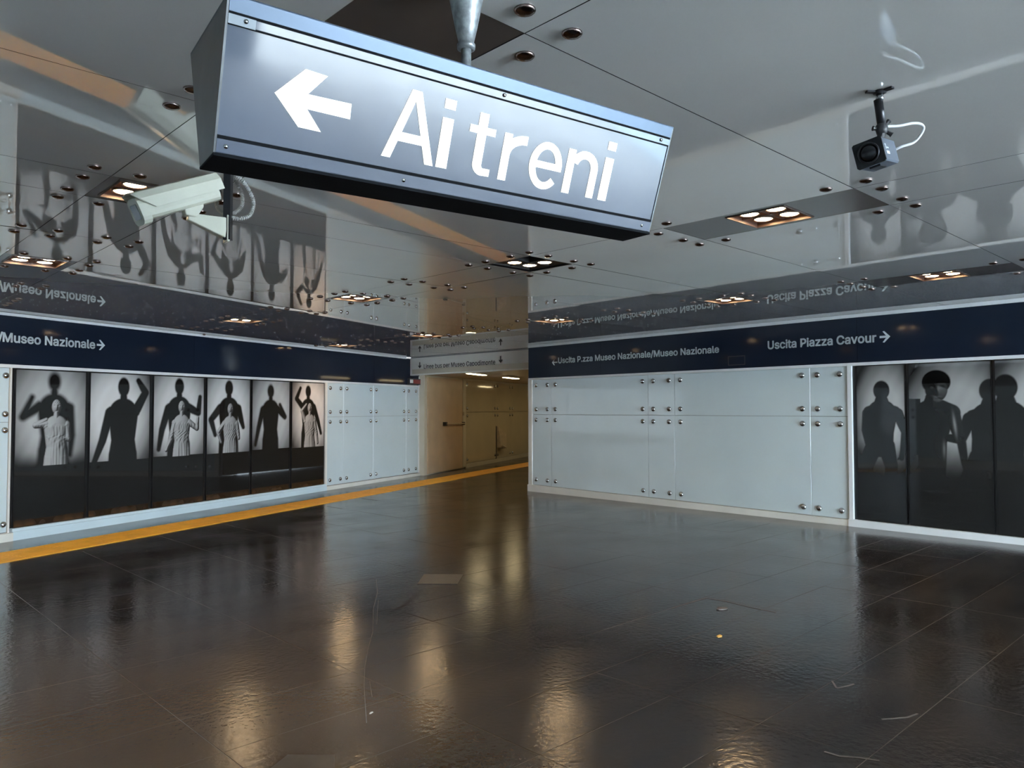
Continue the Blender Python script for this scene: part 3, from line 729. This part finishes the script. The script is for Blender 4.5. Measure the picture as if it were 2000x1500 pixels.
def left_print(i, w, h):
    cx = w/2
    spec = [  # shadow: centre, head height, scale, arms, softness; statue likewise or None
        ((.60, .17, 1.35, [[(-.17, .28), (-.36, .40), (-.26, .18)], [(.19, .30), (.22, .62), (.20, .85)]], .03), (.64, .56, 1.0, [[(-.15, .26), (-.33, .28), (-.16, .20)], [(.17, .28), (.20, .50), (-.04, .42)]])),
        ((.62, .22, 1.45, [[(-.18, .30), (-.27, .62), (-.37, .86)], [(.18, .26), (.30, .06), (.20, -.08)]], .012), None),
        ((.56, .18, 1.35, [[(-.18, .30), (-.28, .58), (-.33, .84)], [(.19, .30), (.33, .36), (.36, .14)]], .014), (.62, .56, 1.0, [[(-.16, .30), (-.24, .58), (-.34, .78)], [(.17, .28), (.36, .40), (.38, .20)]])),
        ((.56, .18, 1.35, [[(-.18, .30), (-.34, .46), (-.26, .68)], [(.19, .30), (.25, .48), (.29, .58)]], .014), (.60, .60, .98, [[(-.17, .30), (-.32, .46), (-.24, .66)], [(.17, .30), (.22, .50), (.24, .60)]])),
        ((.54, .22, 1.3, [[(-.18, .30), (-.27, .58), (-.34, .86)], [(.18, .30), (.34, .42), (.22, .22)]], .02), None),
        ((.54, .20, 1.2, [[(-.17, .28), (-.33, .14), (-.22, -.06)], [(.17, .30), (.30, .58), (.38, .80)]], .014), (.60, .58, 1.0, [[(-.16, .28), (-.27, .06), (-.12, -.08)], [(.16, .30), (.24, .56), (.28, .80)]]))][i]
    def fn(X, Y):
        hi = (.42, .62, .58, .62, .46, .66)[i]
        g = backdrop(X, Y, w, w*(.5, .42, .5, .5, .55, .60)[i], .68, .70, .95, hi)
        (c, hy, s, arms, soft), st = spec
        m = smooth(gown(X, Y, c, hy, s, arms, LH+.8), soft*1.3)
        g = g*(1-m) + .010*m
        if i != 0:
            g = np.where(Y > LH*(1.0 if i % 2 else .985), .010, g)
        else:
            g = g*(1-smooth(LH-.10-Y, .14)) + .010*smooth(LH-.10-Y, .14)
        if st:
            c, hy, s, arms = st
            d = gown(X, Y, c, hy, s, arms, LH+.2); mm = smooth(d, .005)*(Y < LH)
            f = fold_shade(X, Y, c, s, 20+i)
            hd = ell(X, Y, (c, hy), .078*s, .115*s)
            body = np.sqrt(np.clip(-d/.12, 0, 1))*.075
            robe = np.clip((Y-(hy+.26*s))/.05, 0, 1)
            relief = body + .011*f*robe*np.clip(-d/.02, 0, 1)
            fy, fx = (Y-hy)/s, (X-c)/s
            relief = relief + .012*np.exp(-((fx/.014)**2+((fy-.01)/.035)**2)) - .010*(np.exp(-(((fx-.032)/.018)**2+((fy+.02)/.012)**2)) + np.exp(-(((fx+.032)/.018)**2+((fy+.02)/.012)**2))) - .006*np.exp(-((fx/.022)**2+((fy-.062)/.007)**2))
            relief = relief + .006*np.sin(fx*190)*np.sin(fy*150)*((fy < -.05) & (hd < .005))
            gy, gx = np.gradient(relief, Y[1, 0]-Y[0, 0], X[0, 1]-X[0, 0])
            nz = 1/np.sqrt(1+gx*gx+gy*gy); sh = np.clip((.45*gx+.40*gy+.80)*nz, 0, 1.4)
            lit = np.clip(.03+.52*np.clip(sh-.35, 0, 1)**1.2*1.25, .02, .62)
            g = g*(1-mm) + lit*mm
        g = np.where(np.minimum.reduce([X, w-X, Y, h-Y]) < .008, .006, g)
        c3 = np.stack([g, g, g], -1)
        if i == 5: c3 = c3*np.array([1.12, .98, .88])
        dust = np.clip((Y-(h-.16))/.16, 0, 1)**2*np.clip(np.sin(X*9+i*2)*.5+.5+.3*np.sin(X*31), 0, 1)
        return c3 + dust[..., None]*np.array([.06, .030, .012])
    return fn
def right_print(i, w, h):
    def fn(X, Y):
        g = backdrop(X, Y, w, (.42, .62, .55)[i], .72, (.42, .62, .62)[i], .78, (.42, .36, .42)[i], .018)
        if i == 0:
            m = smooth(athlete(X, Y, .37, .37, .95, 1), .010); g = g*(1-m)+.012*m
        if i == 1:
            m = smooth(athlete(X, Y, 1.04, .40, 1.05, -1), .010); g = g*(1-m)+.016*m
            d = np.minimum.reduce([ell(X, Y, (.37, .27), .19, .17), ell(X, Y, (.37, .36), .15, .19), seg(X, Y, (.33, .5), (.32, .62), .11, .15),
                                   limb(X, Y, [(.16, .72), (.34, .62), (.56, .70)], [.15, .14, .12]), limb(X, Y, [(.33, .76), (.30, 1.10), (.30, 1.75)], [.25, .20, .17]),
                                   limb(X, Y, [(.57, .70), (.65, 1.02), (.62, 1.05)], [.105, .075, .07]), limb(X, Y, [(.63, 1.06), (.46, 1.04), (.41, 1.0)], [.065, .05, .045])])
            m = smooth(d, .008)
            body = np.sqrt(np.clip(-d/.16, 0, 1))*.12
            fx, fy = X-.39, Y-.37
            body = body + .02*np.exp(-((fx/.02)**2+((fy-.02)/.05)**2)) - .016*(np.exp(-(((fx-.055)/.03)**2+((fy+.03)/.02)**2)) + np.exp(-(((fx+.055)/.03)**2+((fy+.03)/.02)**2))) + .010*np.exp(-((fx/.045)**2+((fy-.115)/.014)**2))
            gy, gx = np.gradient(body, Y[1, 0]-Y[0, 0], X[0, 1]-X[0, 0]); nz = 1/np.sqrt(1+gx*gx+gy*gy)
            sh = np.clip((-.62*gx+.35*gy+.55)*nz, 0, 1)
            face = np.clip(1-np.hypot(fx/.14, (fy-.02)/.16), 0, 1)**.5
            lit = .012 + .02*sh**6 + .20*face*sh**3*(Y > .29) + .22*np.exp(-(((X-.60-.12*(Y-.85))/.018)**2+((Y-.86)/.13)**2)) + .14*np.exp(-(((X-.46)/.018)**2+((Y-1.22)/.10)**2))
            lit = lit*(1-.7*((Y < .29)))
            g = g*(1-m)+lit*m
            g = np.where((X < .16) & (Y > .5) & (Y < 1.3), np.minimum(g, .014), g)
        if i == 2:
            m = smooth(athlete(X, Y, .12, .36, 1.15, 1), .010); g = g*(1-m)+.014*m
        fade = np.clip((1.75-Y)/.65, 0, 1)**1.5
        g = .012+(g-.012)*fade
        return np.where(np.minimum.reduce([X, w-X, Y, h-Y]) < .006, .006, g)
    return fn
l_lab = ['photo panel of a robed statue before a blurred shadow, beside the left glass column',
         'photo panel of a plain dark robed shadow with one arm raised',
         'photo panel of a robed statue and shadow between a raised-arm shadow and a hand-on-hip statue',
         'photo panel of a robed statue with a hand on the hip',
         'photo panel of a plain dark robed shadow between two statue panels',
         'warm-tinted photo panel of a robed statue with an arm over the head']
LPH = L_BAND-.035-(zz(-1.735)); LPZ = zz(-1.735)
def photo_panel(F, u0, u1, z, h, fn, label, group):
    w = u1-u0
    t = thing('photo_panel', label, 'photo panel', F.m @ T(((u0+u1)/2, .008, z)), group)
    link('photo_print', print_mesh(w, h, fn), t)
    e = .012
    part('panel_frame', MB().box(-w/2-e, w/2+e, -.004, .012, -e, -.0).box(-w/2-e, w/2+e, -.004, .012, h, h+e).box(-w/2-e, -w/2, -.004, .012, 0, h).box(w/2, w/2+e, -.004, .012, 0, h), 'black', t)
    part('panel_back', box(-w/2, w/2, .003, .012, 0, h), 'black', t)
for i, (x0, x1) in enumerate(post_px):
    u0, u1 = lu(x0), lu(x1)
    photo_panel(LW, u0, u1, LPZ, LPH, left_print(i, u1-u0, LPH), l_lab[i], 'photo panels on the left wall')
r_lab = ['narrow black and white photo panel of a dark standing athlete silhouette',
         'black and white photo panel of a dark gleaming bust beside an athlete shadow',
         'black and white photo panel of a dark athlete shadow, next to the gleaming bust panel']
rz, rh = zz(-1.668), R_BAND-.04-zz(-1.668)
for i, (x0, x1) in enumerate(((1673, 1767), (1775, 1936), (1944, None))):
    u0 = ru(x0); u1 = ru(x1) if x1 else u0+1.06
    photo_panel(RW, u0, u1, rz, rh, right_print(i, u1-u0, rh), r_lab[i], 'photo panels on the right wall')

# ------------------------------------------------------------------ hanging sign
sd = Vector((.9895, -.1443, 0)).normalized(); sn = Vector((-.1443, -.9895, 0)).normalized()   # along the sign; towards the viewer
POLE = Vector((1.62, 1.93, 0))
HL = .80; WT, WB = .20, .072
zt, zb = H+1.038, H+.672
centre = POLE + sd*(1.302-POLE.dot(sd))
sm = Matrix(((sd.x, -sn.x, 0, centre.x), (sd.y, -sn.y, 0, centre.y), (0, 0, 1, zb), (0, 0, 0, 1)))    # x along, y away from viewer, z up
sign = thing('hanging_sign', 'dark blue hanging sign with white arrow and Ai treni lettering', 'sign', sm)
hh = zt-zb
def sect(y, z): return lambda t: (t, y, z)
prof = [(-WB, 0), (WB, 0), (WT, hh), (-WT, hh)]
part('housing', MB().prism([(-WB+.012, .004), (WB-.012, .004), (WT-.012, hh-.004), (-WT+.012, hh-.004)], lambda p, t: (t, p[0], p[1]), -HL+.004, HL-.004), 'signbody', sign)
for s_ in (-1, 1):
    part('end_cap', MB().prism(prof, lambda p, t: (t, p[0], p[1]), s_*HL, s_*(HL-.006)), 'signend', sign)
def face_y(z): return -(WB + (WT-WB)*z/hh)
fn_ = Vector((0, -hh, -(WT-WB)))  # outward normal of the front face in local axes (points to viewer and down)
fn_.normalize()
def face_box(z0, z1, d0, d1, x0=-HL+.006, x1=HL-.006, side=1):
    vs = []
    for d in (d0, d1):
        for z in (z0, z1):
            for x in (x0, x1):
                p = Vector((x, face_y(z), z)) + fn_*d; vs.append((p.x, p.y*side, p.z))
    return MB().add(vs, [(0, 1, 3, 2), (4, 6, 7, 5), (0, 4, 5, 1), (2, 3, 7, 6), (0, 2, 6, 4), (1, 5, 7, 3)])
for sd_, nm in ((1, 'front'), (-1, 'back')):
    part('face_panel', face_box(.045, hh-.062, -.010, -.003, side=sd_), 'signface', sign)
    part('top_rail', face_box(hh-.034, hh, -.012, .002, side=sd_), 'signbody', sign)
    part('slot', face_box(hh-.042, hh-.034, -.012, .0006, side=sd_), 'signblack', sign)
    part('slot', face_box(hh-.0645, hh-.060, -.012, .0004, side=sd_), 'signblack', sign)
    part('clamp_rail', face_box(hh-.060, hh-.041, -.012, .001, side=sd_), 'signface', sign)
    part('slot', face_box(.037, .046, -.012, .0006, side=sd_), 'signblack', sign)
    part('bottom_rail', face_box(.004, .037, -.012, .002, side=sd_), 'signblack' if False else 'signface', sign)
part('bottom_plate', MB().box(-HL, HL, -WB-.002, WB+.002, -.006, .002), 'signblack', sign)
part('top_plate', MB().box(-HL, HL, -WT, WT, hh-.004, hh+.004), 'signbody', sign)
# letters on the leaning face
fo = sm @ Vector((0, face_y(.1), .1)) + (sm.to_3x3() @ fn_)*(-.003)
fnw = (sm.to_3x3() @ fn_).normalized()
fup = Vector((0, WB-WT, hh)).normalized()            # up the face, local
smi = sm.inverted()
def face_uv(p):
    q = smi @ px_plane(p, fo, fnw); return q.x, (q - Vector((0, face_y(0), 0))).dot(fup)
fm = Matrix(((1, 0, 0, 0), (0, -fn_.y, fup.y, 0), (0, -fn_.z, fup.z, 0), (0, 0, 0, 1)))
def face_matrix(u, v, d=-.0025):
    o_ = Vector((u, face_y(0), 0)) + fup*v + fn_*d
    return T(o_) @ fm
def cpx(x, y): return (380+x/2.08333, y/2.08333)
v0a = face_uv(cpx(757, 633))[1]; v0b = face_uv(cpx(1668, 818))[1]; capv = face_uv(cpx(890, 362))[1]-face_uv(cpx(862, 652))[1]
for ch, l, r in (('A', (757, 633), (967, 673)), ('i', (978, 680), (1022, 686)), ('t', (1124, 500), (1228, 523)), ('r', (1230, 728), (1355, 575)),
                 ('e', (1358, 680), (1488, 700)), ('n', (1490, 780), (1615, 806)), ('i', (1637, 812), (1669, 818))):
    ua, ub2 = face_uv(cpx(*l))[0], face_uv(cpx(*r))[0]
    w_, pcs = GLYPH[ch]; k_ = (ub2-ua)/w_; v_ = v0a+(v0b-v0a)*min(1, max(0, ((l[0]+r[0])/2-757)/911))
    me = fill_loops([[[(x*k_, y*capv) for x, y in pc]] for pc in pcs], .002, 'letter'); me.materials.append(M['signwhite'])
    o = link('letter', me, sign, face_matrix(ua, v_)); o['label'] = 'bright white letter ' + ch
apx = [(536, 181), (597, 135), (640, 149), (601, 184), (686, 203), (683, 233), (599, 213), (626, 258), (582, 248)]
ap = [face_uv(p) for p in apx]
am = MB()
for idx in ((0, 1, 2, 3), (0, 3, 6, 8), (6, 7, 8), (3, 4, 5, 6)):
    am.prism([ap[k] for k in idx], lambda p, t: (p[0], t, p[1]), 0, -.002)
o = part('arrow', am, 'signwhite', sign, face_matrix(0, 0)); o['label'] = 'bright white arrow pointing left'
scr = MB().lathe([(.006, 0), (.006, -.002), (.001, -.003)], 10, 'y').mesh('screw', 'chrome', True)
for u, v in ((-HL+.03, .022), (HL-.05, .022), (0.05, hh-.03), (-HL+.05, hh-.03), (HL-.05, hh-.03), (-.25, .022)):
    link('screw', scr, sign, face_matrix(u, v, .002))
part('corner_plate', face_box(hh-.062, hh-.040, .0005, .002, -HL+.006, -HL+.075), 'signplate', sign)
pl_ = smi @ Vector((POLE.x, POLE.y, zb))
rod_z = hh+.004
zcl = ZC-zb
part('hanger_rod', MB().lathe([(.017, rod_z-.01), (.017, H+1.235-zb)], 16, o=(pl_.x, pl_.y, 0)), 'pole', sign, smooth=True)
part('hanger_cone', MB().lathe([(.020, H+1.198-zb), (.030, H+1.200-zb), (.031, H+1.214-zb), (.026, H+1.222-zb), (.036, H+1.265-zb), (.052, H+1.345-zb), (.060, H+1.385-zb), (.062, zcl)], 24, o=(pl_.x, pl_.y, 0)), 'pole', sign, smooth=True)

# ------------------------------------------------------------------ cream security camera on a drop post
pc = px_z((446, 337), ZC); D1 = (pc-CAM).dot(FWD)
def basis(x, zhint):
    x = x.normalized(); y = zhint.cross(x).normalized(); z = x.cross(y)
    return Matrix(((x.x, y.x, z.x, 0), (x.y, y.y, z.y, 0), (x.z, y.z, z.z, 0), (0, 0, 0, 1)))
cc = thing('security_camera', 'cream housed security camera on a black drop post with ribbed conduit', 'security camera', T((pc.x, pc.y, ZC)))
zlow = px_depth((450, 470), D1).z-ZC
mpd = D1/F_PX
part('post', box(-.021, .021, -.021, .021, zlow, 0), 'dark', cc, Matrix.Rotation(YAW, 4, 'Z'))
def rel(p, d=0.0): return px_depth(p, D1+d)-Vector((pc.x, pc.y, ZC))
fdir = (RIGHT*-.62 + UP*-.42 + FWD*-.72)
bmx = basis(fdir, Vector((0, 0, 1)))
hc = rel((352, 388), -.17)
hm = T(hc) @ bmx
Lh = .50
oct_ = rpoly(.125, .135, .035, 3)
part('housing', MB().prism(oct_, lambda p, t: (t, p[0], p[1]), -Lh/2+.03, Lh/2-.02), 'cctv', cc, hm)
part('front_bezel', MB().prism(rpoly(.128, .150, .04, 3), lambda p, t: (t, p[0], p[1]-.012), Lh/2-.02, Lh/2+.03), 'cctv', cc, hm)
part('window_glass', MB().prism(rpoly(.074, .085, .008, 2), lambda p, t: (t, p[0], p[1]-.012), Lh/2+.03, Lh/2+.033), 'tint', cc, hm)
hood = MB()
arc = [(-.082, -.012), (-.082, .05), (-.055, .088), (0, .098), (.055, .088), (.082, .05), (.082, -.012)]
inn = [(x*.94, z-.006 if z > 0 else z) for x, z in arc]
nA = len(arc); vs = []
for t in (-Lh/2, Lh/2+.045):
    for q in (arc, inn):
        for (x, z) in q: vs.append((t if not (t > 0 and z < .06) else t-(.10 if z < 0 else .03), x, z))
fs = []
for i in range(nA-1):
    fs += [(i, i+1, 2*nA+i+1, 2*nA+i), (nA+i+1, nA+i, 3*nA+i, 3*nA+i+1), (i+1, i, nA+i, nA+i+1), (2*nA+i, 2*nA+i+1, 3*nA+i+1, 3*nA+i)]
fs += [(0, 2*nA, 3*nA, nA), (nA-1, 2*nA-1, 4*nA-1, 3*nA-1)]
part('sun_shield', hood.add(vs, fs), 'cctv', cc, hm)
# bracket
br0 = rel((441, 446)); br1 = rel((366, 424), -.13)
ax = (br1-br0); bl_ = ax.length; bx = basis(ax, Vector((0, 0, 1)))
part('bracket_arm', MB().hexa([(.0, -.035, -.065), (bl_, -.022, -.018), (bl_, .022, -.018), (0, .035, -.065), (0, -.035, .06), (bl_, -.022, .022), (bl_, .022, .022), (0, .035, .06)]), 'cctv', cc, T(br0) @ bx, bevel=.004)
part('bracket_plate', box(-.012, .004, -.042, .042, -.085, .075), 'cctv', cc, T(br0) @ basis(Vector((ax.x, ax.y, 0)), Vector((0, 0, 1))), bevel=.003)
jt = rel((372, 408), -.14)
part('swivel_joint', MB().prism([(-.035, -.045), (.03, -.045), (.07, .02), (.07, .055), (-.05, .055), (-.05, 0)], lambda p, t: (p[0], t, p[1]), -.024, .024), 'cctv', cc, T(jt) @ basis(Vector((fdir.x, fdir.y, 0))*-1, Vector((0, 0, 1))), bevel=.004)
part('cable_gland', MB().lathe([(.020, -.035), (.020, 0), (.016, .012)], 12, 'x'), 'conduit', cc, hm @ T((-Lh/2+.025, .0, -.015)), smooth=True)
def spline(pts, n=10):
    out = []; P = [pts[0]]+pts+[pts[-1]]
    for i in range(1, len(P)-2):
        for k in range(n):
            t = k/n; a, b, c, d = P[i-1], P[i], P[i+1], P[i+2]
            out.append(.5*((2*b)+(c-a)*t+(2*a-5*b+4*c-d)*t*t+(3*b-a-3*c+d)*t**3))
    out.append(P[-2]); return out
rear = hm @ Vector((-Lh/2, 0, -.015))
for nm, pts in (('conduit', [rel((447, 337), .02), rel((470, 350), .06), rel((488, 375), .09), rel((495, 400), .10), rel((486, 422), .06), rel((462, 427), .02), rel((438, 418), .0), rel((424, 403), .04), Vector(rear)]),
                ('conduit', [rel((447, 340), .06), rel((463, 358), .10), rel((473, 382), .12), rel((472, 402), .12), rel((460, 415), .10), rel((447, 418), .06)])):
    P = spline(pts, 26); part(nm, MB().tube(P, [.0135 if k % 4 < 2 else .0095 for k in range(len(P))], 8), 'conduit', cc)

# ------------------------------------------------------------------ black box camera on the right
pc2 = px_z((1718, 178), ZC); D2 = (pc2-CAM).dot(FWD)
c2 = thing('box_camera', 'blue-grey box security camera with black front on a ceiling stalk', 'security camera', T((pc2.x, pc2.y, ZC)))
def rel2(p, d=0.0): return px_depth(p, D2+d)-Vector((pc2.x, pc2.y, ZC))
part('ceiling_flange', MB().lathe([(.028, 0), (.028, -.010), (.014, -.014)], 16), 'dark', c2, smooth=True)
for k in range(3):
    part('flange_arm', MB().box(.0, .062, -.011, .011, -.009, 0), 'dark', c2, Matrix.Rotation(math.radians(20+120*k), 4, 'Z'))
part('stalk_ferrule', MB().lathe([(.015, -.010), (.017, -.034), (.015, -.042)], 14), 'chrome', c2, smooth=True)
j0 = rel2((1715, 195)); j1 = rel2((1722, 243))
part('stalk', MB().tube([j0, j1], .0195, 14), 'dark', c2, smooth=True)
j2 = rel2((1722, 256)); j3 = rel2((1720, 276))
part('ball_joint', MB().lathe([(.006, -.030), (.022, -.022), (.026, -.004), (.024, .016), (.016, .028)], 12), 'rubber_dark', c2, T(rel2((1722, 252))), smooth=True)
for dx, dy, dd in ((-14, -1, 0), (12, -13, 0), (17, 10, -.01)):
    q0 = rel2((1722, 252)); q1 = rel2((1722+dx, 252+dy), dd)
    part('clamp_knob', MB().tube([q0, q1, q1+(q1-q0).normalized()*.008], [.006, .009, .012], 8), 'rubber_dark', c2)
part('yoke', MB().tube([rel2((1722, 258)), rel2((1720, 270)), rel2((1719, 282))], [.020, .015, .022], 10), 'rubber_dark', c2)
fd2 = (RIGHT*-.66 + UP*-.15 + FWD*-.74)
b2 = basis(fd2, (UP + RIGHT*-.22 + FWD*.05))
bc = rel2((1710, 302), 0)
m2 = T(bc) @ b2 @ Matrix.Scale(1.15, 4)
part('camera_body', MB().prism(rpoly(.105, .094, .006, 1), lambda p, t: (t, p[0], p[1]), -.095, .075), 'cctvdark', c2, m2)
fb = MB().prism(rpoly(.108, .098, .006, 1), lambda p, t: (t, p[0], p[1]), .075, .084)
part('front_bezel', fb, 'black', c2, m2)
part('lens_ring', MB().lathe([(.040, .084), (.040, .092), (.036, .094), (.034, .085)], 24, 'x', ring=True), 'dark', c2, m2, smooth=True)
part('lens', MB().lathe([(.033, .084), (.030, .091), (.02, .096), (.001, .098)], 24, 'x'), 'lens', c2, m2, smooth=True)
side = -1 if (b2.to_3x3() @ Vector((0, 1, 0))).dot(RIGHT) < 0 else 1
yv = side*.0528
st = MB().box(.012, .048, min(yv, yv+side*.001), max(yv, yv+side*.001), -.020, -.008)
part('sticker', st, 'sticker', c2, m2)
st = MB().box(.040, .047, min(yv, yv+side*.001), max(yv, yv+side*.001), .0, .020).box(.040, .052, min(yv, yv+side*.001), max(yv, yv+side*.001), .014, .020).box(.012, .034, min(yv, yv+side*.001), max(yv, yv+side*.001), .003, .008)
part('printed_mark', st, 'sticker', c2, m2)
part('mounting_foot', MB().box(-.03, .05, -.02, .02, -.055, -.047), 'dark', c2, m2)
P = spline([rel2((1732, 247)), rel2((1755, 246), .01), rel2((1780, 241), .03), rel2((1797, 242), .05), rel2((1804, 250), .06), rel2((1797, 265), .06), rel2((1783, 279), .06), rel2((1757, 288), .05), Vector(m2 @ Vector((-.095, 0, 0)))], 8)
part('cable', MB().tube(P, .0065, 8), 'cable', c2, smooth=True)

# ------------------------------------------------------------------ scraps on the floor
def scrap(p, r, name, label, material, seed):
    q = px_floor(p); rr = random.Random(seed)
    poly = [(r*rr.uniform(.5, 1.1)*math.cos(2*math.pi*k/9)*1.5, r*rr.uniform(.5, 1.1)*math.sin(2*math.pi*k/9)) for k in range(9)]
    o = part(name, MB().prism(poly, lambda p_, t: (p_[0], p_[1], t + (.004*math.sin(p_[0]*60))), .001, .005), material, None, T(q))
    o['label'] = label; o['category'] = 'litter'
scrap((1405, 1243), .022, 'paper_scrap', 'small crumpled yellow scrap lying on the dark floor', 'orange_scrap', 1)
scrap((1409, 1189), .05, 'dust_flake', 'flat grey flake beside the bent scratch on the floor', 'scratch', 2)
scrap((725, 1393), .010, 'paper_scrap', 'tiny white scrap beside the long curved scratch', 'pale_scrap', 3)
print('tiles', len(tiles), 'lights', len(LIGHTS))
